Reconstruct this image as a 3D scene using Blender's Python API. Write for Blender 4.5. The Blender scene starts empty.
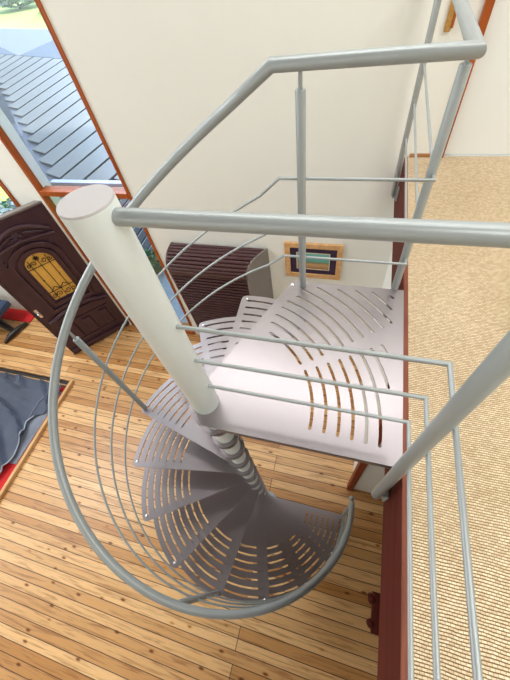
import bpy, bmesh, math, random
from math import sin, cos, pi, radians
from mathutils import Vector, Matrix, noise
random.seed(4)
SC = bpy.context.scene
COL = SC.collection

# ------------------------------------------------------------------ camera
R = [[0.9601268654712161, 0.1345368559113963, -0.2450637398757583],
     [0.24912680109794946, -0.8095040796107928, 0.5316380178920481],
     [-0.12685518978394172, -0.5714918892643702, -0.8107433510858544]]
cam_d = bpy.data.cameras.new('camera')
cam = bpy.data.objects.new('camera', cam_d)
COL.objects.link(cam)
m = Matrix([[R[i][0], -R[i][1], -R[i][2], (0.52246, -0.48522, 1.28868)[i]] for i in range(3)] + [[0, 0, 0, 1]])
cam.matrix_world = m
cam_d.sensor_fit = 'HORIZONTAL'
cam_d.sensor_width = 36
cam_d.lens = 36 * 323.975 / 510
cam_d.clip_start = 0.02
cam_d.clip_end = 300
SC.camera = cam

# ------------------------------------------------------------------ world, sun, area lights, exposure
w = bpy.data.worlds.new('world'); SC.world = w; w.use_nodes = True
bg = w.node_tree.nodes['Background']
bg.inputs['Color'].default_value = (0.72, 0.86, 1.0, 1)
bg.inputs['Strength'].default_value = 1.3
def sun(rot, e, col, ang):
    l = bpy.data.lights.new('sun', 'SUN'); l.energy = e; l.color = col; l.angle = radians(ang)
    o = bpy.data.objects.new('sun', l); o.rotation_euler = [radians(a) for a in rot]; COL.objects.link(o)
sun((20, -12, 0), 4.5, (1, 0.95, 0.85), 2)
l0 = Vector((0.45, -1.0, -0.75)).to_track_quat('-Z', 'Y').to_euler()
sun([math.degrees(a) for a in l0], 4.0, (0.72, 0.84, 1.0), 40)      # broad glow of the northern sky
def area(loc, target, sx, sy, e, col):
    l = bpy.data.lights.new('fill_light', 'AREA'); l.shape = 'RECTANGLE'; l.size = sx; l.size_y = sy
    l.energy = e; l.color = col
    o = bpy.data.objects.new('fill_light', l); o.location = loc
    d = Vector(target) - Vector(loc)
    o.rotation_euler = d.to_track_quat('-Z', 'Y').to_euler(); COL.objects.link(o)
area((-4.7, 0.2, 3.05), (-3.6, 0, 0), 2.4, 3.0, 250, (0.94, 0.96, 1.0))      # added fill lamp above the tall room, no opening there
area((2.2, -0.6, 3.05), (2.2, -0.5, 0), 1.6, 2.4, 75, (1.0, 0.98, 0.94))           # added fill lamp above the gallery
area((-6.4, -1.8, 0.9), (0, -0.5, -0.9), 3.4, 2.2, 70, (0.86, 0.93, 1.0))          # added fill lamp from the west side
area((-1.6, -4.2, 1.4), (-1.0, 1.5, 0.4), 4.0, 2.0, 22, (1.0, 0.97, 0.92))         # added fill lamp behind the viewer
area((-0.1, 1.62, 3.05), (-0.1, 1.5, 0), 3.8, 0.85, 50, (1.0, 0.98, 0.96))           # strip lamp added to brighten the landing and north wall
SC.view_settings.view_transform = 'Standard'
SC.view_settings.look = 'None'
SC.view_settings.gamma = 1
SC.view_settings.use_curve_mapping = False
SC.view_settings.exposure = 0.22

# ------------------------------------------------------------------ materials
def mat(name, col, rough=0.5, metal=0.0, spec=0.5, bump=0.0, bscale=60, vary=0.0, vscale=6, coat=0, sheen=0):
    M = bpy.data.materials.new(name); M.use_nodes = True
    nt = M.node_tree; b = nt.nodes['Principled BSDF']
    b.inputs['Base Color'].default_value = (*col, 1)
    b.inputs['Roughness'].default_value = rough
    b.inputs['Metallic'].default_value = metal
    b.inputs['Specular IOR Level'].default_value = spec
    b.inputs['Coat Weight'].default_value = coat
    b.inputs['Sheen Weight'].default_value = sheen
    tc = nt.nodes.new('ShaderNodeTexCoord')
    if vary:
        n = nt.nodes.new('ShaderNodeTexNoise'); n.inputs['Scale'].default_value = vscale; n.inputs['Detail'].default_value = 5
        nt.links.new(tc.outputs['Object'], n.inputs['Vector'])
        mx = nt.nodes.new('ShaderNodeMix'); mx.data_type = 'RGBA'
        mx.inputs[6].default_value = (*[c * (1 - vary) for c in col], 1)
        mx.inputs[7].default_value = (*[min(1, c * (1 + vary)) for c in col], 1)
        nt.links.new(n.outputs['Fac'], mx.inputs[0]); nt.links.new(mx.outputs[2], b.inputs['Base Color'])
    if bump:
        n2 = nt.nodes.new('ShaderNodeTexNoise'); n2.inputs['Scale'].default_value = bscale; n2.inputs['Detail'].default_value = 4
        nt.links.new(tc.outputs['Object'], n2.inputs['Vector'])
        bp = nt.nodes.new('ShaderNodeBump'); bp.inputs['Strength'].default_value = bump; bp.inputs['Distance'].default_value = 0.01
        nt.links.new(n2.outputs['Fac'], bp.inputs['Height']); nt.links.new(bp.outputs['Normal'], b.inputs['Normal'])
    return M

def ramp(nt, stops):
    r = nt.nodes.new('ShaderNodeValToRGB')
    e = r.color_ramp.elements
    while len(e) < len(stops): e.new(0.5)
    for q, (p, c) in zip(e, stops): q.position = p; q.color = (*c, 1)
    return r
def mixc(nt, mode, fac, a, b):
    x = nt.nodes.new('ShaderNodeMix'); x.data_type = 'RGBA'; x.blend_type = mode
    for s, v in ((0, fac), (6, a), (7, b)):
        if hasattr(v, 'links'): nt.links.new(v, x.inputs[s])
        elif isinstance(v, (int, float)): x.inputs[s].default_value = v
        else: x.inputs[s].default_value = (*v, 1)
    return x.outputs[2]

def plank_mat(name, c1, c2, dark, width=0.0905, length=9.5, knots=True, rough=0.35, axis='X'):
    M = bpy.data.materials.new(name); M.use_nodes = True
    nt = M.node_tree; b = nt.nodes['Principled BSDF']; b.inputs['Roughness'].default_value = rough
    tc = nt.nodes.new('ShaderNodeTexCoord')
    src = tc.outputs['Object']
    if axis != 'X':
        mp0 = nt.nodes.new('ShaderNodeMapping')
        mp0.inputs['Rotation'].default_value = {'Y': (0, 0, pi / 2), 'Z': (0, pi / 2, 0)}[axis]
        nt.links.new(src, mp0.inputs['Vector']); src = mp0.outputs['Vector']
    br = nt.nodes.new('ShaderNodeTexBrick')
    br.offset = 0.37; br.offset_frequency = 3
    br.inputs['Scale'].default_value = 1
    br.inputs['Brick Width'].default_value = length
    br.inputs['Row Height'].default_value = width
    br.inputs['Mortar Size'].default_value = 0.0036
    br.inputs['Mortar Smooth'].default_value = 0.3
    br.inputs['Bias'].default_value = 0.0
    br.inputs['Color1'].default_value = (0, 0, 0, 1); br.inputs['Color2'].default_value = (1, 1, 1, 1)
    nt.links.new(src, br.inputs['Vector'])
    r0 = ramp(nt, [(0.0, c1), (0.5, [(a + b_) / 2 for a, b_ in zip(c1, c2)]), (1.0, c2)])
    nt.links.new(br.outputs['Color'], r0.inputs['Fac'])
    # long grain
    mp = nt.nodes.new('ShaderNodeMapping'); mp.inputs['Scale'].default_value = (1.6, 26, 26)
    nt.links.new(src, mp.inputs['Vector'])
    gn = nt.nodes.new('ShaderNodeTexNoise'); gn.inputs['Scale'].default_value = 1.6; gn.inputs['Detail'].default_value = 6
    gn.inputs['Distortion'].default_value = 0.8
    nt.links.new(mp.outputs['Vector'], gn.inputs['Vector'])
    gr = ramp(nt, [(0.32, (0.62, 0.50, 0.40)), (0.52, (1, 1, 1)), (0.7, (1.0, 0.9, 0.76))])
    nt.links.new(gn.outputs['Fac'], gr.inputs['Fac'])
    colr = mixc(nt, 'MULTIPLY', 0.95, r0.outputs['Color'], gr.outputs['Color'])
    if knots:
        mk = nt.nodes.new('ShaderNodeMapping'); mk.inputs['Scale'].default_value = (4.6, 10.5, 3.0)
        nt.links.new(src, mk.inputs['Vector'])
        vo = nt.nodes.new('ShaderNodeTexVoronoi'); vo.inputs['Scale'].default_value = 1.0; vo.inputs['Randomness'].default_value = 1
        nt.links.new(mk.outputs['Vector'], vo.inputs['Vector'])
        kr = ramp(nt, [(0.0, (0.16, 0.07, 0.03)), (0.085, (0.22, 0.09, 0.04)), (0.13, (0.85, 0.7, 0.5)), (0.2, (1, 1, 1))])
        nt.links.new(vo.outputs['Distance'], kr.inputs['Fac'])
        colr = mixc(nt, 'MULTIPLY', 0.9, colr, kr.outputs['Color'])
    colr = mixc(nt, 'MIX', br.outputs['Fac'], colr, dark)
    nt.links.new(colr, b.inputs['Base Color'])
    bp = nt.nodes.new('ShaderNodeBump'); bp.inputs['Strength'].default_value = 0.35; bp.inputs['Distance'].default_value = 0.004; bp.invert = True
    nt.links.new(br.outputs['Fac'], bp.inputs['Height']); nt.links.new(bp.outputs['Normal'], b.inputs['Normal'])
    return M

def wood_mat(name, c1, c2, rough=0.4, scale=(2, 2, 30)):
    M = bpy.data.materials.new(name); M.use_nodes = True
    nt = M.node_tree; b = nt.nodes['Principled BSDF']; b.inputs['Roughness'].default_value = rough
    b.inputs['Specular IOR Level'].default_value = 0.25
    tc = nt.nodes.new('ShaderNodeTexCoord')
    mp = nt.nodes.new('ShaderNodeMapping'); mp.inputs['Scale'].default_value = scale
    nt.links.new(tc.outputs['Object'], mp.inputs['Vector'])
    n = nt.nodes.new('ShaderNodeTexNoise'); n.inputs['Scale'].default_value = 2; n.inputs['Detail'].default_value = 6
    nt.links.new(mp.outputs['Vector'], n.inputs['Vector'])
    r = ramp(nt, [(0.3, c1), (0.7, c2)]); nt.links.new(n.outputs['Fac'], r.inputs['Fac'])
    nt.links.new(r.outputs['Color'], b.inputs['Base Color'])
    return M

def carpet_mat():
    M = bpy.data.materials.new('jute_carpet'); M.use_nodes = True
    nt = M.node_tree; b = nt.nodes['Principled BSDF']; b.inputs['Roughness'].default_value = 0.95
    b.inputs['Specular IOR Level'].default_value = 0.1
    tc = nt.nodes.new('ShaderNodeTexCoord')
    mp = nt.nodes.new('ShaderNodeMapping'); mp.inputs['Rotation'].default_value = (0, 0, radians(0)); mp.inputs['Scale'].default_value = (2.6, 1, 1)
    nz = nt.nodes.new('ShaderNodeTexNoise'); nz.inputs['Scale'].default_value = 9
    nt.links.new(tc.outputs['Object'], nz.inputs['Vector'])
    sc_ = nt.nodes.new('ShaderNodeVectorMath'); sc_.operation = 'SCALE'; sc_.inputs['Scale'].default_value = 0.012
    nt.links.new(nz.outputs['Color'], sc_.inputs[0])
    ad = nt.nodes.new('ShaderNodeVectorMath'); nt.links.new(tc.outputs['Object'], ad.inputs[0]); nt.links.new(sc_.outputs[0], ad.inputs[1])
    nt.links.new(ad.outputs[0], mp.inputs['Vector'])
    br = nt.nodes.new('ShaderNodeTexBrick'); br.offset = 0.5
    br.inputs['Scale'].default_value = 1
    br.inputs['Brick Width'].default_value = 0.034; br.inputs['Row Height'].default_value = 0.0085
    br.inputs['Mortar Size'].default_value = 0.0021; br.inputs['Mortar Smooth'].default_value = 1.0
    br.inputs['Color1'].default_value = (0.95, 0.79, 0.56, 1); br.inputs['Color2'].default_value = (0.74, 0.57, 0.37, 1)
    br.inputs['Mortar'].default_value = (0.28, 0.17, 0.08, 1)
    nt.links.new(mp.outputs['Vector'], br.inputs['Vector'])
    n = nt.nodes.new('ShaderNodeTexNoise'); n.inputs['Scale'].default_value = 2.2; n.inputs['Detail'].default_value = 3
    nt.links.new(tc.outputs['Object'], n.inputs['Vector'])
    r = ramp(nt, [(0.3, (0.86, 0.84, 0.8)), (0.7, (1, 1, 1))]); nt.links.new(n.outputs['Fac'], r.inputs['Fac'])
    c = mixc(nt, 'MULTIPLY', 1.0, br.outputs['Color'], r.outputs['Color'])
    nt.links.new(c, b.inputs['Base Color'])
    bp = nt.nodes.new('ShaderNodeBump'); bp.inputs['Strength'].default_value = 0.8; bp.inputs['Distance'].default_value = 0.006; bp.invert = True
    nt.links.new(br.outputs['Fac'], bp.inputs['Height']); nt.links.new(bp.outputs['Normal'], b.inputs['Normal'])
    return M

def glass_mat(name='clear_glass', tint=(0.93, 0.97, 1.0), refl=1.0):
    M = bpy.data.materials.new(name); M.use_nodes = True
    nt = M.node_tree; nt.nodes.remove(nt.nodes['Principled BSDF']); out = nt.nodes['Material Output']
    t = nt.nodes.new('ShaderNodeBsdfTransparent'); t.inputs['Color'].default_value = (*tint, 1)
    g = nt.nodes.new('ShaderNodeBsdfGlossy'); g.inputs['Roughness'].default_value = 0.02
    f = nt.nodes.new('ShaderNodeFresnel')
    ge = nt.nodes.new('ShaderNodeNewGeometry'); mr = nt.nodes.new('ShaderNodeMapRange')      # both faces of the pane reflect like glass in air
    mr.inputs['To Min'].default_value = 1.45; mr.inputs['To Max'].default_value = 1 / 1.45
    nt.links.new(ge.outputs['Backfacing'], mr.inputs['Value']); nt.links.new(mr.outputs[0], f.inputs['IOR'])
    mx = nt.nodes.new('ShaderNodeMixShader')
    nt.links.new(f.outputs[0], mx.inputs[0]); nt.links.new(t.outputs[0], mx.inputs[1]); nt.links.new(g.outputs[0], mx.inputs[2])
    nt.links.new(mx.outputs[0], out.inputs['Surface'])
    return M

STEEL = mat('pale_steel_paint', (0.355, 0.39, 0.395), rough=0.36, metal=0.25, bump=0.05, bscale=300)
COLUMN = mat('pale_green_white_paint', (0.74, 0.80, 0.79), rough=0.45, metal=0.0)
TREAD = mat('lilac_grey_tread_paint', (0.345, 0.318, 0.335), rough=0.33, metal=0.85)
SHINE = mat('zinc_bolt', (0.75, 0.75, 0.78), rough=0.2, metal=0.9)
PLASTER = mat('cream_plaster', (0.82, 0.825, 0.765), rough=0.9, bump=0.15, bscale=14, vary=0.03, vscale=1.5)
WHITE = mat('white_gallery_paint', (0.84, 0.865, 0.85), rough=0.8, vary=0.015)
FLOORM = plank_mat('knotty_pine_boards', (0.50, 0.235, 0.07), (0.82, 0.52, 0.24), (0.06, 0.025, 0.01))
CEILM = plank_mat('dark_reflected_boards', (0.06, 0.032, 0.018), (0.09, 0.05, 0.028), (0.05, 0.02, 0.01), width=0.12, knots=False, rough=0.6, axis='Y')
REDW = wood_mat('red_jarrah', (0.060, 0.0065, 0.003), (0.110, 0.013, 0.006), 0.7, (14, 1.2, 14))
ORANGEW = wood_mat('oiled_orange_timber', (0.27, 0.052, 0.008), (0.42, 0.105, 0.018), 0.4, (10, 10, 1.5))
TRIMW = wood_mat('worn_edge_timber', (0.15, 0.045, 0.028), (0.25, 0.085, 0.055), 0.75, (14, 2, 14))
PALEW = wood_mat('blond_timber', (0.55, 0.30, 0.12), (0.72, 0.44, 0.21), 0.4, (10, 1.5, 10))
DARKDOOR = mat('oxblood_door_timber', (0.055, 0.022, 0.034), rough=0.34, vary=0.25, vscale=9)
DARKCAB = mat('mahogany_slats', (0.060, 0.020, 0.022), rough=0.33, vary=0.2, vscale=12)
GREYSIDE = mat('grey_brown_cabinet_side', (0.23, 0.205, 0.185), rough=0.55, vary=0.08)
IRON = mat('black_iron', (0.015, 0.013, 0.012), rough=0.4, metal=0.5)
AMBER = mat('amber_glass', (0.85, 0.48, 0.10), rough=0.25, vary=0.15, vscale=14)
JUTE = carpet_mat()
GLASS = glass_mat()
BLANKET = mat('slate_blue_satin', (0.16, 0.19, 0.27), rough=0.36, vary=0.5, vscale=2.5)  # wide tone variation paints the satin's light streaks into the colour
BLANKET2 = mat('pale_blue_lining', (0.40, 0.45, 0.55), rough=0.6, vary=0.1)
RED = mat('red_cloth', (0.62, 0.012, 0.015), rough=0.8, bump=0.2)
BLACK = mat('black_leather', (0.022, 0.024, 0.032), rough=0.28, bump=0.1)
BLACKW = mat('black_lacquered_foot', (0.018, 0.014, 0.014), rough=0.3)

# ------------------------------------------------------------------ helpers
def finish(bm, smooth=False, angle=40):
    bmesh.ops.recalc_face_normals(bm, faces=bm.faces)
    if smooth:
        for f in bm.faces: f.smooth = True
        for e in bm.edges:
            if len(e.link_faces) == 2 and e.calc_face_angle(0) > radians(angle): e.smooth = False
def obj(name, bm, material, parent=None, smooth=False):
    finish(bm, smooth)
    me = bpy.data.meshes.new(name)
    if parent is not None:
        L = Vector((0, 0, 0)); p = parent
        while p is not None: L += p.location; p = p.parent
        bmesh.ops.translate(bm, vec=-L, verts=bm.verts)
    bm.to_mesh(me); bm.free()
    o = bpy.data.objects.new(name, me); COL.objects.link(o)
    for mm in (material if isinstance(material, (list, tuple)) else [material]): me.materials.append(mm)
    if parent is not None: o.parent = parent
    return o
def tag(o, label, cat, group=None, kind=None):
    o['label'] = label; o['category'] = cat
    if group: o['group'] = group
    if kind: o['kind'] = kind
    return o
def thing(name, label, cat, loc=(0, 0, 0), group=None):
    o = bpy.data.objects.new(name, None); o.location = loc; o.empty_display_size = 0.1; COL.objects.link(o)
    return tag(o, label, cat, group)
def struct(name, bm, m, smooth=False):
    o = obj(name, bm, m, None, smooth); o['kind'] = 'structure'; return o
def box(bm, x0, x1, y0, y1, z0, z1, bev=0, M=None):
    r = bmesh.ops.create_cube(bm, size=1)
    vs = r['verts']
    for v in vs:
        v.co = Vector(((x0 + x1) / 2 + v.co.x * (x1 - x0), (y0 + y1) / 2 + v.co.y * (y1 - y0), (z0 + z1) / 2 + v.co.z * (z1 - z0)))
    if bev:
        es = list({e for v in vs for e in v.link_edges})
        rr = bmesh.ops.bevel(bm, geom=es, offset=bev, segments=2, affect='EDGES', profile=0.6)
        vs = list({v for f in rr['faces'] for v in f.verts} | {v for v in vs if v.is_valid})
    if M is not None:
        for v in vs: v.co = M @ v.co
    return vs
def tube(bm, pts, r, seg=12, cap=True, radii=None):
    pts = [Vector(p) for p in pts]; n = len(pts); rings = []
    prev = None
    for i, p in enumerate(pts):
        if i == 0: t = pts[1] - pts[0]
        elif i == n - 1: t = pts[-1] - pts[-2]
        else: t = (pts[i + 1] - p).normalized() + (p - pts[i - 1]).normalized()
        t.normalize()
        if prev is None:
            a = Vector((0, 0, 1)) if abs(t.z) < 0.9 else Vector((1, 0, 0))
            u = t.cross(a).normalized()
        else: u = (prev - t * prev.dot(t)).normalized()
        prev = u; v = t.cross(u)
        k = 1.0
        if 0 < i < n - 1:
            c_ = (pts[i + 1] - p).normalized().dot((p - pts[i - 1]).normalized())
            k = 1
            half = math.acos(max(-1, min(1, c_))) / 2
            mit = 1 / max(0.5, cos(half))
            bend = ((pts[i + 1] - p).normalized() - (p - pts[i - 1]).normalized())
            bn = bend.normalized() if bend.length > 1e-6 else None
        else: mit = 1; bn = None
        rr = radii[i] if radii else r
        ring = []
        for j in range(seg):
            a = 2 * pi * j / seg
            o_ = (u * cos(a) + v * sin(a)) * rr
            if bn is not None: o_ = o_ + bn * o_.dot(bn) * (mit - 1)
            ring.append(bm.verts.new(p + o_))
        rings.append(ring)
    for a, b in zip(rings, rings[1:]):
        for j in range(seg): bm.faces.new((a[j], a[(j + 1) % seg], b[(j + 1) % seg], b[j]))
    if cap: bm.faces.new(rings[0][::-1]); bm.faces.new(rings[-1])
def tube_obj(name, pts, r, m, parent, seg=14):
    bm = bmesh.new(); tube(bm, pts, r, seg); return obj(name, bm, m, parent, True)
def lathe(bm, prof, center, seg=32):
    rings = []
    for (r, z) in prof:
        rings.append([bm.verts.new((center[0] + r * cos(2 * pi * j / seg), center[1] + r * sin(2 * pi * j / seg), center[2] + z)) for j in range(seg)])
    for a, b in zip(rings, rings[1:]):
        for j in range(seg): bm.faces.new((a[j], a[(j + 1) % seg], b[(j + 1) % seg], b[j]))
    bm.faces.new(rings[0][::-1]); bm.faces.new(rings[-1])
def plate_bm(outer, holes, z, t):
    """flat steel plate with slots: a filled 2D curve turned into a mesh"""
    cu = bpy.data.curves.new('p', 'CURVE'); cu.dimensions = '2D'; cu.fill_mode = 'BOTH'; cu.extrude = t / 2
    for loop in [outer] + holes:
        s = cu.splines.new('POLY'); s.points.add(len(loop) - 1)
        for q, (x, y) in zip(s.points, loop): q.co = (x, y, 0, 1)
        s.use_cyclic_u = True
    o = bpy.data.objects.new('p', cu); COL.objects.link(o)
    dg = bpy.context.evaluated_depsgraph_get(); me = bpy.data.meshes.new_from_object(o.evaluated_get(dg))
    bm = bmesh.new(); bm.from_mesh(me)
    bmesh.ops.remove_doubles(bm, verts=bm.verts, dist=1e-5)
    bmesh.ops.translate(bm, vec=(0, 0, z - t / 2), verts=bm.verts)
    bpy.data.objects.remove(o); bpy.data.curves.remove(cu); bpy.data.meshes.remove(me)
    return bm
def arc_slot(r, a0, a1, w):
    """closed outline of a round-ended slot along an arc (degrees)"""
    a0, a1 = radians(a0), radians(a1); n = max(4, int((a1 - a0) / radians(3))); P = []
    for i in range(n + 1):
        a = a0 + (a1 - a0) * i / n; P.append(((r + w / 2) * cos(a), (r + w / 2) * sin(a)))
    for i in range(1, 4):
        t = pi * i / 4; c = (r * cos(a1), r * sin(a1)); rd = Vector((cos(a1), sin(a1))); tg = Vector((-sin(a1), cos(a1)))
        q = Vector(c) + rd * cos(t) * w / 2 + tg * sin(t) * w / 2; P.append((q.x, q.y))
    for i in range(n + 1):
        a = a1 + (a0 - a1) * i / n; P.append(((r - w / 2) * cos(a), (r - w / 2) * sin(a)))
    for i in range(1, 4):
        t = pi * i / 4; c = (r * cos(a0), r * sin(a0)); rd = Vector((cos(a0), sin(a0))); tg = Vector((-sin(a0), cos(a0)))
        q = Vector(c) - rd * cos(t) * w / 2 - tg * sin(t) * w / 2; P.append((q.x, q.y))
    return P

# ------------------------------------------------------------------ dimensions (metres; the stair axis is the origin, the landing is z = 0)
RISE = 0.21232
FL = -13 * RISE            # lower floor
YW = 2.125                 # inner face of the north wall
PHI0, DPHI = 1.2219, 0.42328
W0, W1 = -6.6, 4.2         # west and east
YS = -4.4                  # south
CE = 3.1                   # ceiling
FX = 0.812                  # face of the gallery edge beam
LB = -0.35                # underside of the gallery

# ------------------------------------------------------------------ structure
bm = bmesh.new(); box(bm, W0, W1, YS, YW + 0.2, FL - 0.1, FL); struct('floor', bm, FLOORM)
bm = bmesh.new(); box(bm, W0, W1, YS, YW + 0.2, CE, CE + 0.1); struct('ceiling', bm, WHITE)      # painted
bm = bmesh.new(); box(bm, -3.3, 1.3, YS, 1.15, CE - 0.05, CE - 0.001); struct('reflection_panel', bm, CEILM)  # unseen dark panel, added so the treads mirror brown
WX0, WX1 = -2.84, -1.68    # glazed bay
WT = 2.3
DX0, DX1, DT = -4.35, -3.27, -0.08   # entrance opening
def wall_rects(name, m, rects):
    bm = bmesh.new()
    for x0, x1, z0, z1 in rects: box(bm, x0, x1, YW, YW + 0.2, z0, z1)
    return struct(name, bm, m)
wall_rects('wall_north', PLASTER, [(W0, DX0, FL, CE), (DX0, DX1, DT, CE), (DX1, WX0, FL, CE), (WX0, WX1, WT, CE), (WX1, 1.02, FL, CE), (1.02, W1, FL, 0.0)])
# upper part right of the gallery door frame is the white door and wall of the gallery
bm = bmesh.new(); box(bm, 1.86, W1, YW, YW + 0.2, 0, CE); box(bm, 1.02, 1.86, YW, YW + 0.2, 2.05, CE)
struct('wall_gallery', bm, WHITE)
bm = bmesh.new(); box(bm, W0 - 0.2, W0, YS, YW + 0.2, FL, CE); struct('wall_west', bm, PLASTER)
bm = bmesh.new(); box(bm, W1, W1 + 0.2, YS, YW + 0.2, FL, CE); struct('wall_east', bm, PLASTER)
bm = bmesh.new(); box(bm, W0 - 0.2, W1 + 0.2, YS - 0.2, YS, FL, CE); struct('wall_south', bm, PLASTER)
# gallery floor
bm = bmesh.new(); box(bm, FX + 0.05, W1, YS, YW, LB + 0.03, -0.012); struct('gallery_floor', bm, REDW)
bm = bmesh.new(); box(bm, FX + 0.02, W1, YS, YW, -0.012, 0.0); o = struct('carpet', bm, JUTE)
bm = bmesh.new(); box(bm, FX, FX + 0.05, YS, YW, LB, -0.012, 0.002); struct('trim_1', bm, REDW)
bm = bmesh.new(); box(bm, FX, FX + 0.02, YS, YW, -0.012, 0.001); struct('trim_2', bm, TRIMW)
# gallery door with its orange frame
bm = bmesh.new(); box(bm, 1.02, 1.062, YW - 0.03, YW + 0.1, 0.002, 2.1, 0.003); box(bm, 1.82, 1.865, YW - 0.03, YW + 0.1, 0.002, 2.1, 0.003); box(bm, 1.062, 1.82, YW - 0.03, YW + 0.1, 2.055, 2.1, 0.003)
fr = struct('door_1', bm, ORANGEW)
bm = bmesh.new(); box(bm, 1.065, 1.817, YW + 0.0, YW + 0.045, 0.012, 2.05, 0.003); obj('door_leaf', bm, WHITE, fr)
bm = bmesh.new(); lathe(bm, [(0.026, 0), (0.026, 0.008), (0.01, 0.012), (0.01, 0.04), (0.026, 0.05), (0.024, 0.07), (0.01, 0.075)], (0, 0, 0), 16)
bmesh.ops.rotate(bm, cent=(0, 0, 0), matrix=Matrix.Rotation(pi / 2, 3, 'X'), verts=bm.verts); bmesh.ops.translate(bm, vec=(1.76, YW, 1.0), verts=bm.verts)
obj('door_knob', bm, SHINE, fr, True)
bm = bmesh.new(); box(bm, FX + 0.03, 1.02, YW - 0.014, YW, 0.0, 0.022, 0.002); struct('baseboard_gallery', bm, wood_mat('tan_skirting', (0.30, 0.14, 0.05), (0.45, 0.22, 0.09), 0.5, (2, 10, 10)))

# glazed bay: frame and panes
bm = bmesh.new()
T = 0.032
box(bm, WX0 - 0.005, WX0 + T, YW - 0.012, YW + 0.06, FL, WT, 0.003)
box(bm, WX1 - T, WX1 + 0.005, YW - 0.012, YW + 0.06, FL, WT, 0.003)
box(bm, WX0 + T, WX1 - T, YW - 0.02, YW + 0.10, -0.40, -0.345, 0.003)
box(bm, WX0 + T, WX1 - T, YW - 0.02, YW + 0.10, FL, FL + 0.05, 0.003)
box(bm, WX0 + T, WX1 - T, YW - 0.02, YW + 0.10, WT - 0.05, WT, 0.003)
win = struct('window_1', bm, ORANGEW)
bm = bmesh.new(); box(bm, WX0 + T, WX1 - T, YW + 0.035, YW + 0.041, -0.345, WT - 0.05); obj('upper_pane', bm, GLASS, win)
bm = bmesh.new(); box(bm, WX0 + T, WX1 - T, YW + 0.035, YW + 0.041, FL + 0.05, -0.40); obj('lower_pane', bm, GLASS, win)
# entrance opening frame
bm = bmesh.new(); box(bm, DX1 - 0.045, DX1 + 0.012, YW - 0.015, YW + 0.12, FL, DT, 0.003); box(bm, DX0 - 0.012, DX0 + 0.045, YW - 0.015, YW + 0.12, FL, DT, 0.003)
box(bm, DX0 + 0.045, DX1 - 0.045, YW - 0.015, YW + 0.12, DT - 0.045, DT + 0.012, 0.003)
struct('door_2', bm, ORANGEW)

# small room under the gallery: white partition, cream wall and red posts
bm = bmesh.new(); box(bm, 0.90, 0.96, 0.40, YW, FL, LB); box(bm, 0.90, 2.6, 0.375, 0.43, FL, LB); struct('wall_partition', bm, WHITE)
bm = bmesh.new(); box(bm, 0.845, 0.905, 0.345, 0.405, FL, LB, 0.003); struct('trim_3', bm, wood_mat('red_post_timber', (0.20, 0.035, 0.012), (0.32, 0.06, 0.02), 0.5))
bm = bmesh.new(); box(bm, 1.22, 1.29, 0.315, 0.375, FL, LB, 0.003); struct('trim_4', bm, REDW)

# ------------------------------------------------------------------ the spiral staircase
st = thing('spiral_staircase', 'pale grey steel spiral staircase with slotted treads and curved handrail, rising from pine floor', 'staircase', (0, 0, FL))
bm = bmesh.new(); lathe(bm, [(0.0565, -0.03), (0.0590, -0.026), (0.0590, 0.962)], (0, 0, 0), 48); col_ = obj('newel_column', bm, COLUMN, st, True)
bm = bmesh.new(); lathe(bm, [(0.0588, 0.962), (0.0588, 0.965), (0.0575, 0.967)], (0, 0, 0), 48); o = obj('column_cap', bm, mat('lilac_grey_cap', (0.50, 0.485, 0.49), rough=0.6), col_, True); o['label'] = 'flat lilac-grey disc closing the column top'
bm = bmesh.new(); lathe(bm, [(0.050, FL), (0.050, -0.03)], (0, 0, 0), 40); obj('lower_column', bm, COLUMN, st, True)
bm = bmesh.new(); lathe(bm, [(0.13, 0), (0.13, 0.012), (0.128, 0.014)], (0, 0, FL), 40); obj('base_plate', bm, STEEL, st, True)

SL = [0.459 + 0.0545 * i for i in range(7)]
def tread(k):
    a = PHI0 + DPHI * k; ad = math.degrees(a)      # nosing bolt angle
    lead = ad + 2.6; back = ad - math.degrees(DPHI) - 5.5
    Ro = 0.828; hub = 0.074
    def on(r, deg): return (r * cos(radians(deg)), r * sin(radians(deg)))
    P = []
    # hub arc round the column
    for i in range(11): P.append(on(hub, lead + 25 - (lead - back + 50) * i / 10 + 0))
    P = [on(hub, lead + 50 + (360 - (lead - back) - 100) * i / 12) for i in range(13)]   # far side of the hub
    # outer edge from back to lead, rounded corners
    rc = 0.03
    n = 14
    b0 = back + 2.2; l0 = lead - 2.2
    P.append(on(Ro - rc, back)); P.append(on(Ro - rc * 0.3, back + 0.6))
    for i in range(n + 1): P.append(on(Ro, b0 + (l0 - b0) * i / n))
    P.append(on(Ro - rc * 0.3, lead - 0.6)); P.append(on(Ro - rc, lead))
    holes = [arc_slot(r, back + 4.5, ad - 0.5, 0.0135) for r in SL]
    z = -RISE * k
    bm = plate_bm(P, holes, z, 0.007)
    t = obj('tread', bm, TREAD, st)
    # folded flange under the nosing and hub collar, bolt at the corner
    bm = bmesh.new(); lathe(bm, [(0.062, -0.045), (0.070, -0.042), (0.070, -0.0075), (0.062, -0.0075)], (0, 0, z), 32)
    obj('hub_collar', bm, TREAD, st, True)
    bm = bmesh.new(); c = on(0.80, ad)
    bmesh.ops.create_uvsphere(bm, u_segments=14, v_segments=8, radius=0.011, matrix=Matrix.Translation((c[0], c[1], z)) @ Matrix.Scale(0.7, 4, (0, 0, 1)))
    obj('bolt', bm, SHINE, t, True)
    return t
for k in range(1, 13): tread(k)

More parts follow.
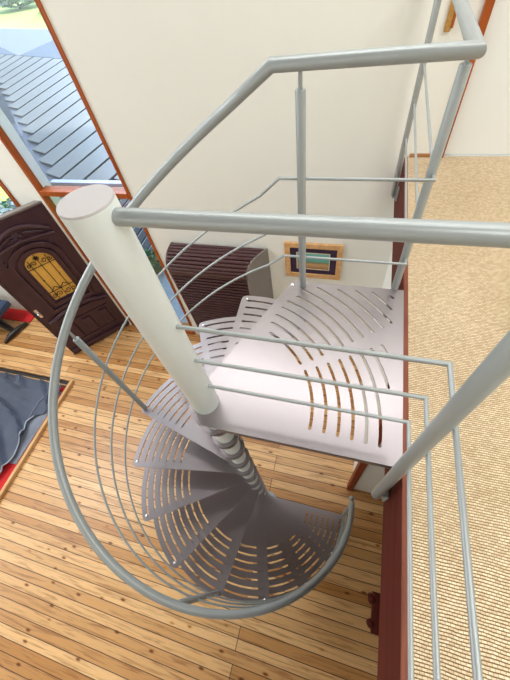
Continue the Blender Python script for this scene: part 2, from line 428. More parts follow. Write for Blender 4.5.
# landing plate
slots = []
for r, a0, a1 in [(0.459, 35.5, 64.5), (0.516, 35.2, 68), (0.569, 35.5, 69), (0.625, 36, 69), (0.677, 36, 69), (0.729, 36, 66.8), (0.783, 36.2, 67), (0.838, 36.2, 63), (0.893, 36.4, 56.7), (0.946, 36.9, 52.3), (0.999, 40.8, 48.4), (1.052, 43.6, 44.6)]:
    slots.append(arc_slot(r, a0, a1, 0.0135))
for r, a0, a1 in [(0.463, -3, 30), (0.519, -3, 30), (0.573, -3, 30), (0.627, -3, 30.2), (0.679, -3, 30.2), (0.731, -3, 30.2), (0.785, 16, 30.5), (0.837, 26.5, 30.6)]:
    slots.append(arc_slot(r, a0, a1, 0.0135))
P = [(-0.072, 0.01), (-0.068, -0.04), (-0.04, -0.08), (0.0, -0.105), (0.8115, -0.105), (0.8115, 0.785), (0.262, 0.785), (0.245, 0.778), (0.232, 0.76)]
bm = plate_bm(P, slots, 0, 0.008)
pl = obj('landing_plate', bm, TREAD, st)
bm = bmesh.new()
box(bm, 0.10, 0.8115, -0.105, -0.099, -0.035, -0.008); obj('flange', bm, TREAD, pl)
bm = bmesh.new(); box(bm, 0.262, 0.8115, 0.779, 0.785, -0.035, -0.008); obj('flange', bm, TREAD, pl)
bm = bmesh.new(); bmesh.ops.create_uvsphere(bm, u_segments=14, v_segments=8, radius=0.013, matrix=Matrix.Translation((0.245, 0.752, 0.0)) @ Matrix.Scale(0.7, 4, (0, 0, 1))); obj('bolt', bm, SHINE, pl, True)

def hp(k, h, Rr=0.797):
    a = PHI0 + DPHI * k; return Vector((Rr * cos(a), Rr * sin(a), -RISE * k + h))
FY = 0.752; RX = 0.775; HT = 0.955
end_y = 2.06
def stair_rail(h_far, h_hel, kend, k0=0.35):
    pts = [Vector((RX, end_y, h_far)), Vector((RX, FY, h_far)), Vector((0.21, FY, h_far))]
    hel = []
    k = k0
    while k <= kend + 1e-6: hel.append(hp(k, h_hel)); k += 0.125
    return pts + hel
tube_obj('handrail', stair_rail(HT, 0.99, 12.1, 0.75), 0.0205, STEEL, st, 18)
bm = bmesh.new(); bmesh.ops.create_uvsphere(bm, u_segments=18, v_segments=10, radius=0.0205, matrix=Matrix.Translation(hp(12.1, 0.99))); obj('rail_end_cap', bm, STEEL, st, True)
for h, hh in ((0.20, 0.20), (0.395, 0.395), (0.595, 0.60)):
    tube_obj('middle_rail', stair_rail(h, hh, 12.0, 0.5), 0.0062, STEEL, st, 10)
def post(x, y, zb, ztop, zrail, parent, side=False, r=0.0175):
    bm = bmesh.new()
    lathe(bm, [(r * 0.9, zb), (r, zb + 0.003), (r, ztop - 0.003), (r * 0.9, ztop)], (x, y, 0), 20)
    p = obj('post', bm, STEEL, parent, True)
    bm = bmesh.new(); lathe(bm, [(0.007, ztop), (0.007, zrail)], (x, y, 0), 12); obj('rail_pin', bm, STEEL, p, True)
    return p
post(0.300, FY, 0.001, 0.888, HT - 0.015, st)
for k in (4, 8, 12):
    q = hp(k, 0, 0.80); post(q.x, q.y, q.z + 0.005, q.z + 0.90, q.z + 0.975, st)
pa = post(0.769, 0.80, -0.235, 0.912, HT - 0.01, st)
pb = post(0.773, 1.96, -0.20, 1.55, 1.56, st)
def bracket(x, y, z, parent):
    bm = bmesh.new()
    box(bm, FX - 0.012, FX - 0.0005, y - 0.02, y + 0.02, z - 0.05, z + 0.05, 0.004)
    box(bm, x - 0.002, FX - 0.01, y - 0.012, y + 0.012, z - 0.03, z + 0.03, 0.003)
    obj('bracket', bm, STEEL, parent)
bracket(0.773, 0.80, -0.19, pa); bracket(0.773, 1.96, -0.19, pb)

# guard rail on the near side of the landing, turning along the gallery edge
gr = thing('guard_rail', 'pale grey steel guard rail from column across landing and along carpet edge', 'railing', (0.79, 0.0, 0.0))
tube_obj('handrail', [(0.054, 0, 0.932), (0.98, 0, 0.932), (0.98, -1.2, 0.932)], 0.0185, STEEL, gr, 18)
for h in (0.562, 0.37, 0.177):
    tube_obj('middle_rail', [(0.054, 0, h), (0.79, 0, h), (0.802, -2.6, h)], 0.0068, STEEL, gr, 10)
pc = post(0.772, -0.150, -0.30, 0.925, 0.93, gr, r=0.0205)
bracket(0.772, -0.150, -0.27, pc)

# ------------------------------------------------------------------ carved entrance door, standing open
H0 = Vector((-2.841, 2.10, FL)); ang = radians(-131.753)
H0 = Vector((-2.841, 2.194, FL)) 
du = Vector((cos(ang), sin(ang), 0)); dn = Vector((-du.y, du.x, 0))      # dn: out of the face the viewer sees
if dn.dot(Vector((0.5, -0.5, 0)) - H0) < 0: dn = -dn
H0 = H0 + du * 0.0
dm = Matrix(((du.x, 0, dn.x, H0.x), (du.y, 0, dn.y, H0.y), (0, 1, 0, H0.z), (0, 0, 0, 1)))  # (u, v, depth) -> world
door = thing('entrance_door', 'dark carved timber entrance door standing open, arched amber pane with ironwork', 'door', tuple(H0 + du * 0.5))
DWI, DHE, DTK = 1.07, 2.27, 0.05
AC = (0.545, 1.43)   # arch
def arch(cx, hw, v0, vs, rise, n=12):
    """outline of an arched opening: bottom v0, spring vs"""
    P = [(cx - hw, v0), (cx + hw, v0)]
    for i in range(n + 1):
        t = pi * i / n; P.append((cx + hw * cos(t), vs + rise * sin(t)))
    return P
def door_flat(loop, holes, d0, d1):
    b = plate_bm(loop, holes, 0, d1 - d0)
    for v in b.verts: v.co = dm @ Vector((v.co.x, v.co.y, v.co.z + d1))
    return b
rect = lambda a, b, c, d: [(a, c), (b, c), (b, d), (a, d)]
hole = arch(0.545, 0.17, 1.05, 1.63, 0.15)
obj('door_panel', door_flat(rect(0.075, DWI, 0.012, DHE), [hole], -DTK, 0), DARKDOOR, door)
def moulding(name, outer, inner, d, parent=door, m=DARKDOOR): obj(name, door_flat(outer, [inner] if inner else [], 0.0, d), m, parent)
obj('amber_pane', door_flat(arch(0.545, 0.168, 1.052, 1.63, 0.148), [], -0.03, -0.022), AMBER, door)
moulding('arch_moulding', arch(0.545, 0.235, 0.98, 1.65, 0.20), arch(0.545, 0.19, 1.03, 1.63, 0.165), 0.022)
moulding('arch_moulding', arch(0.545, 0.315, 0.90, 1.68, 0.25), arch(0.545, 0.265, 0.95, 1.66, 0.225), 0.035)
def door_tube(name, pts, r, m=DARKDOOR, parent=door, seg=8, d=0.0):
    bm = bmesh.new(); tube(bm, [dm @ Vector((p[0], p[1], p[2] if len(p) > 2 else d)) for p in pts], r, seg); return obj(name, bm, m, parent, True)
# pediment: curved hood over a triangle of carved leaves
hood = [(0.19 + 0.66 * t, 1.945 + 0.20 * sin(pi * (0.08 + 0.84 * t)) , 0.015) for t in [i / 16 for i in range(17)]]
door_tube('hood_moulding', hood, 0.024)
door_tube('hood_moulding', [(0.17, 1.93, 0.012), (0.38, 1.965, 0.015), (0.55, 1.985, 0.018), (0.72, 1.965, 0.015), (0.92, 1.93, 0.012)], 0.02)
bm = bmesh.new()
for i in range(26):
    a = random.uniform(0, 2 * pi); r = random.uniform(0.01, 0.06)
    M4 = dm @ Matrix.Translation((0.545 + r * cos(a) * 1.4, 2.05 + r * sin(a), 0.012)) @ Matrix.Rotation(a, 4, 'Z') @ Matrix.Diagonal((1.6, 0.7, 0.8, 1))
    bmesh.ops.create_icosphere(bm, subdivisions=1, radius=0.016, matrix=M4)
for s in (-1, 1):
    for i in range(5):
        M4 = dm @ Matrix.Translation((0.545 + s * (0.11 + 0.035 * i), 2.055 - 0.012 * i, 0.01)) @ Matrix.Rotation(-s * 0.25, 4, 'Z') @ Matrix.Diagonal((2.2, 0.9 - 0.1 * i, 0.7, 1))
        bmesh.ops.create_icosphere(bm, subdivisions=2, radius=0.022, matrix=M4)
obj('carved_wreath', bm, DARKDOOR, door, True)
# small drop carvings
for u0 in (0.25, 0.84):
    bm = bmesh.new()
    for i in range(4):
        bmesh.ops.create_icosphere(bm, subdivisions=1, radius=0.014, matrix=dm @ Matrix.Translation((u0 + 0.025 * (i % 2), 1.86 - 0.03 * i, 0.008)))
    obj('carved_drop', bm, DARKDOOR, door, True)
# shaped ledge below the window
door_tube('ledge_moulding', [(0.13, 0.78, 0.02), (0.20, 0.80, 0.03), (0.32, 0.85, 0.035), (0.545, 0.875, 0.04), (0.77, 0.85, 0.035), (0.90, 0.80, 0.03), (0.98, 0.78, 0.02)], 0.026)
door_tube('ledge_moulding', [(0.16, 0.72, 0.01), (0.33, 0.78, 0.015), (0.545, 0.80, 0.02), (0.77, 0.78, 0.015), (0.94, 0.72, 0.01)], 0.018)
for a, b in ((0.235, 0.36), (0.495, 0.62), (0.735, 0.86)):
    bm = bmesh.new(); box(bm, a, b, 0.27, 0.58, -0.002, 0.028, 0.02, dm); obj('raised_panel', bm, DARKDOOR, door)
moulding('panel_moulding', rect(0.19, 0.94, 0.22, 0.64), rect(0.215, 0.915, 0.245, 0.615), 0.016)
bm = bmesh.new(); box(bm, 0.08, 1.06, 0.07, 0.13, 0.0, 0.028, 0.01, dm); obj('kick_moulding', bm, DARKDOOR, door)
moulding('edge_moulding', rect(0.10, 1.05, 0.16, 2.25), rect(0.115, 1.035, 0.175, 2.235), 0.008)
bm = bmesh.new(); box(bm, 0.050, 0.074, 0.012, DHE, -DTK, 0.002, 0.002, dm); obj('hinge_stile', bm, ORANGEW, door)
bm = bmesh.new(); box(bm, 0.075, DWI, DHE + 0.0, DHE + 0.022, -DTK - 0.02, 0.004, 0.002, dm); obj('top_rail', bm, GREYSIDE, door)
bm = bmesh.new(); bmesh.ops.create_uvsphere(bm, u_segments=12, v_segments=8, radius=0.02, matrix=dm @ Matrix.Translation((1.0, 1.0, 0.03))); box(bm, 0.98, 1.02, 0.92, 1.08, 0, 0.008, 0.002, dm); obj('door_knob', bm, SHINE, door, True)
# iron scrollwork in the arched pane
grille = thing  # (kept as children of the door)
def spiral(cx, cy, r, a0, turns, n=16, flip=1):
    return [(cx + r * (1 - 0.75 * i / n) * cos(a0 + flip * turns * 2 * pi * i / n), cy + r * (1 - 0.75 * i / n) * sin(a0 + flip * turns * 2 * pi * i / n), -0.008) for i in range(n + 1)]
bm = bmesh.new()
T_ = lambda pts, r=0.0045: tube(bm, [dm @ Vector(p) for p in pts], r, 6)
for u in (0.44, 0.545, 0.65): T_([(u, 1.05, -0.008), (u, 1.72 if u != 0.545 else 1.77, -0.008)])
T_([(0.375, 1.20, -0.008), (0.715, 1.20, -0.008)]); T_([(0.375, 1.60, -0.008), (0.715, 1.60, -0.008)])
for s in (-1, 1):
    T_(spiral(0.545 + s * 0.055, 1.13, 0.042, 0, 1.2, flip=s)); T_(spiral(0.545 + s * 0.13, 1.12, 0.035, pi, 1.2, flip=-s))
    T_(spiral(0.545 + s * 0.06, 1.66, 0.036, 0, 1.2, flip=s)); T_(spiral(0.545 + s * 0.125, 1.65, 0.03, pi, 1.2, flip=-s))
    T_([(0.545, 1.20, -0.008), (0.545 + s * 0.06, 1.26, -0.008), (0.545 + s * 0.13, 1.20, -0.008)])
for i in range(8):
    a = i * pi / 4
    bmesh.ops.create_icosphere(bm, subdivisions=1, radius=0.012, matrix=dm @ Matrix.Translation((0.545 + 0.022 * cos(a), 1.715 + 0.022 * sin(a), -0.006)) @ Matrix.Rotation(a, 4, 'Z') @ Matrix.Diagonal((1.7, 0.6, 0.5, 1)))
for u in (0.44, 0.65):
    for v in (1.40,):
        bmesh.ops.create_icosphere(bm, subdivisions=1, radius=0.011, matrix=dm @ Matrix.Translation((u, v, -0.006)))
obj('iron_grille', bm, IRON, door, True)

# ------------------------------------------------------------------ roll-top slatted cabinet against the north wall
cb = thing('slatted_cabinet', 'dark red-brown slatted roll-front cabinet against the cream wall beside tall window', 'cabinet', (-0.95, 2.0, FL))
CF = YW - 0.255                 # front plane
def left_x(z): return -1.41 + 0.08 * max(0, min(1, (-1.2 - z) / 1.2))
arcp = []
for i in range(7):
    a = pi / 2 * i / 6; arcp.append((YW - 0.09 - 0.165 * sin(a), -1.09 + 0.155 * cos(a)))
prof = [(YW - 0.003, -0.930), (YW - 0.05, -0.930)] + arcp + [(CF, -1.135)]
outline = [(YW - 0.003, FL + 0.001)] + prof + [(CF, FL + 0.001)]
def side(xf, xw, m_, flat=False):
    """side panel canted from the front edge (xf) to the wall (xw)"""
    bm = bmesh.new(); rows = []
    for off in (0, 0.02):
        row = []
        for y, z in outline:
            t = (y - CF) / (YW - CF)
            lx = left_x(z) - (-1.41) if flat else 0
            row.append(bm.verts.new((xf + (xw - xf) * t + lx + (-off if flat else off), y - 0.004, z + 0.006)))
        rows.append(row)
    n = len(outline)
    bm.faces.new(rows[0]); bm.faces.new(rows[1][::-1])
    for i in range(n): bm.faces.new((rows[0][i], rows[0][(i + 1) % n], rows[1][(i + 1) % n], rows[1][i]))
    obj('side_panel', bm, m_, cb)
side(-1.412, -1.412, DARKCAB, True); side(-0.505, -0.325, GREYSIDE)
def xr(y): return -0.505 + 0.18 * (y - CF) / (YW - CF)
bm = bmesh.new()
for (ya, za), (yb, zb) in zip(prof, prof[1:]):       # wide slats over the curved top
    ym, zm = (ya + yb) / 2, (za + zb) / 2
    tube(bm, [(-1.41, ym - 0.004, zm - 0.008), (xr(ym), ym - 0.004, zm - 0.008)], 0.021, 10)
obj('curved_top', bm, DARKCAB, cb, True)
bm = bmesh.new()
vs = [bm.verts.new(q) for q in [(-1.405, CF + 0.012, -1.13), (-0.505, CF + 0.012, -1.13), (-0.505, CF + 0.012, FL + 0.08), (-1.33, CF + 0.012, FL + 0.08), (-1.33, CF + 0.012, -2.4)]]
bm.faces.new(vs); bmesh.ops.solidify(bm, geom=bm.faces, thickness=0.01)
z = -1.175
while z > FL + 0.10:
    tube(bm, [(left_x(z), CF + 0.006, z), (-0.506, CF + 0.006, z)], 0.0155, 8); z -= 0.048
obj('slatted_front', bm, DARKCAB, cb, True)
bm = bmesh.new(); box(bm, -1.407, -0.506, CF - 0.012, CF + 0.02, -1.155, -1.13, 0.004); obj('cross_rail', bm, DARKCAB, cb)
bm = bmesh.new(); box(bm, -1.33, -0.506, CF + 0.0, YW - 0.01, FL + 0.001, FL + 0.08); obj('plinth', bm, DARKCAB, cb)

# ------------------------------------------------------------------ picture on the wall
pc_ = thing('framed_picture', 'landscape picture with dark mount in a blond wooden frame on north wall', 'picture', (0.165, YW, -1.27))
px0, px1, pz0, pz1 = -0.125, 0.458, -1.27, -0.82
def ring_box(bm, x0, x1, z0, z1, w_, y0, y1, bev=0.003):
    box(bm, x0, x1, y0, y1, z1 - w_, z1, bev); box(bm, x0, x1, y0, y1, z0, z0 + w_, bev)
    box(bm, x0, x0 + w_, y0, y1, z0 + w_, z1 - w_, bev); box(bm, x1 - w_, x1, y0, y1, z0 + w_, z1 - w_, bev)
bm = bmesh.new(); ring_box(bm, px0, px1, pz0, pz1, 0.055, YW - 0.028, YW - 0.001); obj('frame', bm, PALEW, pc_)
MOUNT = mat('aubergine_mount', (0.030, 0.012, 0.045), rough=0.7)
SLIP = mat('pale_gilt_slip', (0.65, 0.58, 0.40), rough=0.5)
bm = bmesh.new(); box(bm, px0 + 0.055, px1 - 0.055, YW - 0.014, YW - 0.001, pz0 + 0.055, pz1 - 0.055); obj('mount', bm, MOUNT, pc_)
bm = bmesh.new(); ring_box(bm, px0 + 0.12, px1 - 0.12, pz0 + 0.115, pz1 - 0.115, 0.008, YW - 0.019, YW - 0.014, 0.001); obj('slip', bm, SLIP, pc_)
PM = bpy.data.materials.new('shoreline_painting'); PM.use_nodes = True
nt = PM.node_tree; b = nt.nodes['Principled BSDF']; b.inputs['Roughness'].default_value = 0.6
tc = nt.nodes.new('ShaderNodeTexCoord'); sp = nt.nodes.new('ShaderNodeSeparateXYZ'); nt.links.new(tc.outputs['Generated'], sp.inputs[0])
nz = nt.nodes.new('ShaderNodeTexNoise'); nz.inputs['Scale'].default_value = 7; nz.inputs['Detail'].default_value = 5; nt.links.new(tc.outputs['Generated'], nz.inputs['Vector'])
ma = nt.nodes.new('ShaderNodeMath'); ma.operation = 'MULTIPLY_ADD'; ma.inputs[1].default_value = 0.35; nt.links.new(nz.outputs['Fac'], ma.inputs[0]); nt.links.new(sp.outputs['Z'], ma.inputs[2])
r = ramp(nt, [(0.22, (0.30, 0.16, 0.07)), (0.45, (0.50, 0.30, 0.14)), (0.6, (0.22, 0.22, 0.10)), (0.68, (0.10, 0.33, 0.28)), (0.95, (0.16, 0.45, 0.42))])
nt.links.new(ma.outputs[0], r.inputs['Fac']); nt.links.new(r.outputs['Color'], b.inputs['Base Color'])
bm = bmesh.new(); box(bm, px0 + 0.128, px1 - 0.128, YW - 0.017, YW - 0.014, pz0 + 0.123, pz1 - 0.123); obj('painting', bm, PM, pc_)

# narrow timber hanging beside the gallery door
hg = thing('wall_hanging', 'narrow gilt and orange timber panel hanging on white wall beside gallery door', 'wall hanging', (0.865, YW, 0.675))
GILT = mat('mottled_gilt', (0.42, 0.22, 0.05), rough=0.45, vary=0.5, vscale=60)
bm = bmesh.new(); box(bm, 0.855, 0.885, YW - 0.02, YW - 0.001, 0.675, 1.25, 0.003); obj('panel', bm, GILT, hg)
bm = bmesh.new(); box(bm, 0.885, 0.897, YW - 0.024, YW - 0.001, 0.69, 1.25, 0.002); obj('edge_strip', bm, ORANGEW, hg)

# ------------------------------------------------------------------ low bed at the lower left
BX1, BY1, BY0, BX0 = -3.27, 0.955, -1.15, -5.5
bed = thing('low_bed', 'low timber-framed bed with rumpled slate-blue cover and red sheet on pine floor', 'bed', (-4.4, 0, FL))
BH = 0.05
bm = bmesh.new(); box(bm, BX1 - 0.045, BX1, BY0, BY1, FL + 0.001, FL + BH, 0.004); obj('side_rail', bm, PALEW, bed)
bm = bmesh.new(); box(bm, BX0, BX1 - 0.045, BY1 - 0.02, BY1, FL + 0.001, FL + BH, 0.003); obj('head_rail', bm, PALEW, bed)
bm = bmesh.new(); box(bm, BX0, BX1 - 0.045, BY1 - 0.10, BY1 - 0.085, FL + 0.001, FL + 0.03, 0.003); obj('slat', bm, PALEW, bed)
bm = bmesh.new(); box(bm, BX0, BX1 - 0.045, BY0, BY1 - 0.02, FL + 0.001, FL + 0.006); obj('base_board', bm, BLACKW, bed)
bm = bmesh.new(); box(bm, BX0, BX1 - 0.055, BY0, BY1 - 0.13, FL + 0.006, FL + 0.038, 0.012); obj('mattress', bm, RED, bed)
def cloth(x0, x1, y0, y1, nx, ny, zf, edge):
    bm = bmesh.new(); g = []
    for j in range(ny + 1):
        row = []
        for i in range(nx + 1):
            s, t = i / nx, j / ny
            xa, xb = edge(t) if edge else (x0, x1)
            x = xa + (xb - xa) * s; y = y0 + (y1 - y0) * t
            row.append(bm.verts.new((x, y, zf(x, y, s, t))))
        g.append(row)
    for j in range(ny):
        for i in range(nx): bm.faces.new((g[j][i], g[j][i + 1], g[j + 1][i + 1], g[j + 1][i]))
    bmesh.ops.solidify(bm, geom=bm.faces, thickness=0.008)
    return bm
def interp(tab, y):
    for (ya, xa), (yb, xb) in zip(tab, tab[1:]):
        if ya <= y <= yb: return xa + (xb - xa) * (y - ya) / (yb - ya)
    return tab[0][1] if y < tab[0][0] else tab[-1][1]
EDGE = [(-0.75, -3.56), (-0.52, -3.44), (-0.24, -3.40), (0.10, -3.47), (0.20, -3.54), (0.30, -3.50), (0.38, -3.36), (0.83, -3.33)]
def fold(x, y, s, t):
    wv = noise.noise(Vector((x * 0.9, y * 0.9, 5))) * 1.2
    n1 = noise.noise(Vector((x * 1.3 + y * 0.5, y * 1.3, 3)))
    r1 = 1 - abs(noise.noise(Vector(((x * 0.75 + y * 1.1) * 2.6 + wv, (y * 0.5 - x * 0.9) * 0.7, 8))))
    r2 = 1 - abs(noise.noise(Vector(((x * 0.3 + y * 1.2) * 6.0 + wv * 2, (y * 0.3 - x) * 1.3, 2))))
    q = 0.05 * n1 + 0.12 * r1 ** 4 + 0.045 * r2 ** 4 - 0.045
    return FL + 0.078 + (q + math.sqrt(q * q + 0.0006)) / 2
bm = cloth(BX0, BX1, -0.70, 0.83, 130, 90, fold, lambda t: (BX0, interp(EDGE, -0.70 + 1.53 * t)))
obj('blanket', bm, BLANKET, bed, True)
def fold2(x, y, s, t): return FL + 0.048 + 0.010 * noise.noise(Vector((x * 7, y * 2, 1))) + 0.010 * sin(s * pi)
bm = cloth(-3.75, BX1 - 0.06, -0.33, 0.74, 16, 40, fold2, lambda t: (BX1 - 0.48, BX1 - 0.06))
obj('blanket_lining', bm, BLANKET2, bed, True)
bm = bmesh.new(); pts = []
for y in [-0.69 + 0.05 * i for i in range(21)]:
    x = interp(EDGE, y); pts.append((x, y, fold(x - 0.02, y, 0.9, 0) + 0.012))
tube(bm, pts, 0.009, 8)
obj('blanket_hem', bm, BLANKET2, bed, True)
bm = bmesh.new(); pts = []
for t in [i / 10 for i in range(11)]:
    y = 0.22 + 0.60 * t; x = -3.53 - 0.03 * sin(pi * t) + 0.18 * max(0, t - 0.5) * 2
    pts.append((x, y, fold(x, y, 0.5, 0) + 0.006))
tube(bm, pts, 0.010, 8); obj('blanket_seam', bm, BLANKET, bed, True)

# ------------------------------------------------------------------ black lounge chair at the left edge
lc = thing('lounge_chair', 'navy and black leather lounge chair with splayed lacquered feet behind the low bed', 'chair', (-5.25, 1.55, FL))
for P, rr in (([(-5.85, 1.75, FL + 0.16), (-5.35, 1.72, FL + 0.13), (-4.93, 1.60, FL + 0.07)], [0.07, 0.065, 0.045]), ([(-5.85, 1.75, FL + 0.16), (-5.55, 1.35, FL + 0.10), (-5.40, 1.12, FL + 0.05)], [0.07, 0.055, 0.04])):
    bm = bmesh.new(); tube(bm, P, 0.05, 12, radii=rr); lg = obj('leg', bm, BLACKW, lc, True)
    e = Vector(P[-1]); d = (e - Vector(P[-2])).normalized(); sd = Vector((-d.y, d.x, 0)).normalized()
    bm = bmesh.new(); tube(bm, [e - sd * 0.24 + Vector((0, 0, -0.045)), e - sd * 0.1 + Vector((0, 0, -0.01)), e + sd * 0.1 + Vector((0, 0, -0.01)), e + sd * 0.24 + Vector((0, 0, -0.035))], 0.04, 12, radii=[0.022, 0.045, 0.045, 0.03])
    obj('foot', bm, BLACKW, lg, True)
bm = bmesh.new(); lathe(bm, [(0.09, 0.06), (0.06, 0.12), (0.05, 0.36)], (-5.85, 1.75, FL), 20); obj('pedestal', bm, BLACKW, lc, True)
NAVY = mat('navy_leather', (0.03, 0.055, 0.12), rough=0.22, bump=0.15, bscale=20)
bm = bmesh.new(); box(bm, -6.2, -5.02, 1.52, 1.98, FL + 0.34, FL + 0.46, 0.04); obj('seat', bm, NAVY, lc, True)
bm = bmesh.new(); box(bm, -6.2, -5.00, 1.47, 1.52, FL + 0.36, FL + 0.47, 0.015); obj('seat_trim', bm, BLACK, lc, True)
bm = bmesh.new(); box(bm, -5.9, -5.22, 1.18, 1.42, FL + 0.12, FL + 0.20, 0.03); obj('foot_pad', bm, NAVY, lc, True)
# red rug beyond the chair
bm = bmesh.new(); box(bm, -6.3, -4.85, 1.86, 2.1, FL + 0.001, FL + 0.02, 0.006)
tag(obj('rug', bm, RED), 'small red rug on the pine floor between door and wall', 'rug')
# carved dark stool partly hidden under the gallery beam
so = thing('carved_stool', 'dark red carved wooden stool mostly hidden under the gallery beam', 'stool', (1.24, -0.63, FL))
bm = bmesh.new(); box(bm, 1.10, 1.42, -0.78, -0.50, FL + 0.40, FL + 0.44, 0.01)
for y in (-0.72, -0.56): bmesh.ops.create_icosphere(bm, subdivisions=2, radius=0.035, matrix=Matrix.Translation((1.10, y, FL + 0.42)))
obj('seat', bm, REDW, so)
for sx in (1.14, 1.38):
    for sy in (-0.74, -0.54):
        bm = bmesh.new(); lathe(bm, [(0.014, 0), (0.022, 0.05), (0.014, 0.12), (0.026, 0.2), (0.016, 0.3), (0.022, 0.40)], (sx, sy, FL), 12); obj('leg', bm, REDW, so, True)

# ------------------------------------------------------------------ outside: slatted canopy, deck, lawn, road, shrubs
ASPH = mat('blue_grey_paving', (0.30, 0.36, 0.46), rough=0.7, vary=0.12, vscale=2)
LAWN = mat('sunlit_grass', (0.42, 0.55, 0.16), rough=0.95, vary=0.35, vscale=1.2)
bm = bmesh.new(); box(bm, -60, 25, YW + 0.2, 90, FL - 0.25, FL - 0.15); struct('ground', bm, LAWN)
bm = bmesh.new(); box(bm, -5.2, 0.5, YW + 0.2, 3.9, FL - 0.15, FL - 0.05)
struct('path', bm, mat('blue_paving', (0.34, 0.47, 0.62), rough=0.6, vary=0.15, vscale=5))
ca = radians(20); cd = Vector((sin(ca), cos(ca), 0.11)); ce = Vector((cos(ca), -sin(ca), 0)); cnn = ce.cross(cd).normalized(); CP = Vector((-2.6, 2.45, -0.45))
CM = Matrix(((ce.x, cd.x, cnn.x, CP.x), (ce.y, cd.y, cnn.y, CP.y), (ce.z, cd.z, cnn.z, CP.z), (0, 0, 0, 1)))    # (across, up the slope, off the slope) -> world
cn = thing('slatted_canopy', 'grey slatted canopy roof sloping up outside the tall window', 'canopy', (-5.0, 4.0, FL - 0.15))
SLAT = mat('weathered_slats', (0.13, 0.135, 0.14), rough=0.35, vary=0.3, vscale=1.2)
GUT = mat('lilac_grey_gutter', (0.20, 0.22, 0.30), rough=0.35)
def dstart(e): return max(-0.08 - 0.405 * (e + 0.46), (2.42 - (2.45 - 0.342 * e)) / 0.94)
bm = bmesh.new(); e = 1.8
while e > -9.5:
    d0 = max(dstart(e), dstart(e - 0.29))
    box(bm, e - 0.32, e, d0, 2.57, -0.03, 0, 0.004, CM); e -= 0.36
obj('slats', bm, SLAT, cn)
bm = bmesh.new()
for d in (1.5, 2.2): box(bm, -9.6, 1.8, d, d + 0.09, -0.16, -0.031, 0, CM)
obj('beam', bm, mat('dark_beam', (0.03, 0.035, 0.06), rough=0.6), cn)
bm = bmesh.new()
va = [(-9.6, dstart(-9.6) - 0.02), (-0.46, -0.10), (0.2, dstart(0.2) - 0.02), (0.2, dstart(0.2) - 0.05), (-1.0, -0.02), (-9.6, dstart(-9.6) - 0.75)]
va = [(-9.6, 3.85), (-0.2, 0.02), (-0.46, -0.20), (-9.6, 2.0)]
vs = [bm.verts.new(CM @ Vector((a, b_, -0.03))) for a, b_ in va]; bm.faces.new(vs); bmesh.ops.solidify(bm, geom=bm.faces, thickness=0.02)
obj('gutter', bm, GUT, cn)
bm = bmesh.new(); box(bm, -12, 2.2, 2.58, 3.75, -0.06, 0.0, 0.004, CM); obj('upper_flashing', bm, mat('blue_grey_sheet', (0.085, 0.11, 0.16), rough=0.6, vary=0.1), cn)
bm = bmesh.new(); box(bm, -2.85, -1.0, YW + 0.205, YW + 0.27, -0.42, -0.37, 0.003); obj('sill_flashing', bm, mat('lilac_flashing', (0.45, 0.48, 0.66), rough=0.4), cn)
bm = bmesh.new(); vs = [bm.verts.new(CM @ Vector((a, b_, -0.045))) for a, b_ in [(-9.6, 3.6), (-0.46, -0.08), (0.2, 0.05), (1.8, 0.62), (1.8, 2.56), (-7.0, 2.56)]]; bm.faces.new(vs); bmesh.ops.solidify(bm, geom=bm.faces, thickness=0.008)
obj('dark_underlay', bm, mat('navy_underlay', (0.03, 0.045, 0.11), rough=0.4), cn)  # navy underlay added to make the gaps between slats dark
for e_, d_ in ((-8, 2.4), (-3, 2.4), (1.2, 2.4)):
    q = CM @ Vector((e_, d_, -0.17)); bm = bmesh.new(); box(bm, q.x - 0.05, q.x + 0.05, q.y - 0.05, q.y + 0.05, FL - 0.15, q.z + 0.02); obj('post', bm, SLAT, cn)
# dark deck below, sun stripes put in as pale gaps
dk = thing('timber_deck', 'dark timber deck with pale painted sun stripes seen through the lower pane', 'deck', (-4.5, 5.5, FL - 0.15))
bm = bmesh.new(); box(bm, -8.4, -2.6, 3.75, 8.0, FL - 0.15, FL - 0.06); obj('sun_stripes', bm, mat('pale_sun_stripe', (0.75, 0.75, 0.72), rough=0.6), dk)
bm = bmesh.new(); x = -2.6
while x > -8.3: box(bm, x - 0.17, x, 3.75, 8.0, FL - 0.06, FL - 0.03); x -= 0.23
obj('boards', bm, mat('charcoal_boards', (0.03, 0.035, 0.05), rough=0.6), dk)

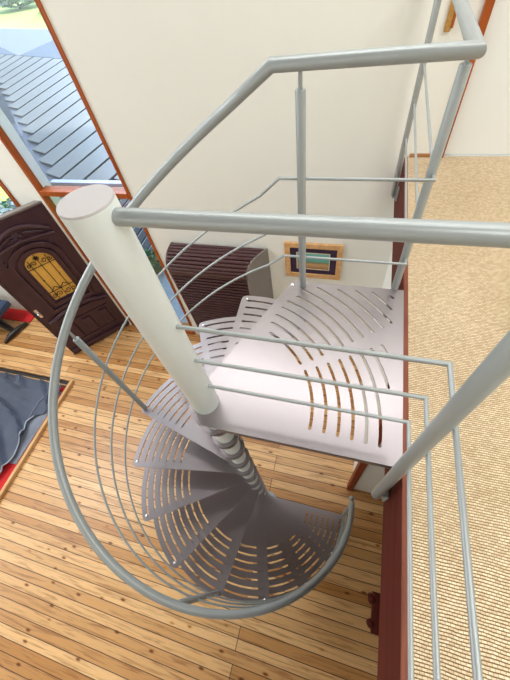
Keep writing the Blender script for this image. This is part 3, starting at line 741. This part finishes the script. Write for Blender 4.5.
def shrub(loc, size, cols, n, label, name='garden_shrub', group=None, leaf=0.05):
    t = thing(name, label, 'shrub', loc, group)
    bm = bmesh.new()
    for i in range(n):
        d = Vector((random.gauss(0, 1), random.gauss(0, 1), random.gauss(0, 1))).normalized() * random.uniform(0.55, 1) ** 0.5
        p = Vector((loc[0] + d.x * size[0], loc[1] + d.y * size[1], loc[2] + size[2] + d.z * size[2]))
        rot = Matrix.Rotation(random.uniform(0, 6.28), 4, 'Z') @ Matrix.Rotation(random.uniform(-1, 1), 4, 'X')
        M4 = Matrix.Translation(p) @ rot
        L = leaf * random.uniform(0.7, 1.4)
        vs = [bm.verts.new(M4 @ Vector(q)) for q in ((-L, 0, 0), (0, -L * 0.4, 0.2 * L), (L, 0, 0), (0, L * 0.4, 0.2 * L))]
        f = bm.faces.new(vs); f.material_index = random.randrange(len(cols))
    obj('foliage', bm, cols, t)
    bm = bmesh.new(); lathe(bm, [(0.05 * size[2], 0), (0.03 * size[2], size[2])], loc, 8); obj('stem', bm, REDW, t)
    return t
G1 = mat('leaf_green', (0.06, 0.22, 0.07), rough=0.6); G2 = mat('leaf_teal', (0.05, 0.20, 0.15), rough=0.6)
G3 = mat('leaf_light', (0.25, 0.42, 0.18), rough=0.6); G4 = mat('silvery_leaf', (0.62, 0.70, 0.80), rough=0.5)
shrub((-3.15, 3.45, FL - 0.05), (0.35, 0.3, 0.2), [G1, G2], 900, 'low green plant outside the lower window pane', 'garden_plant', leaf=0.05)
shrub((-5.3, 3.4, FL - 0.05), (0.55, 0.6, 0.75), [G4, G4, G1], 1500, 'silvery shrub with green leaves just outside the entrance opening', leaf=0.07)
far = [((-41, 40), 'pale green bush beyond the lawn, farthest left'), ((-33.2, 36.4), 'pale green bush beyond the lawn, second from the left'), ((-25.6, 33), 'pale green bush beyond the lawn, second from the right'), ((-18.2, 30), 'pale green bush beyond the lawn, farthest right')]
for (xx, yy), lb in far:
    shrub((xx, yy, FL - 0.15), (3.4, 2.4, 2.4), [G3, G3, G2, G4], 1800, lb, leaf=0.32)
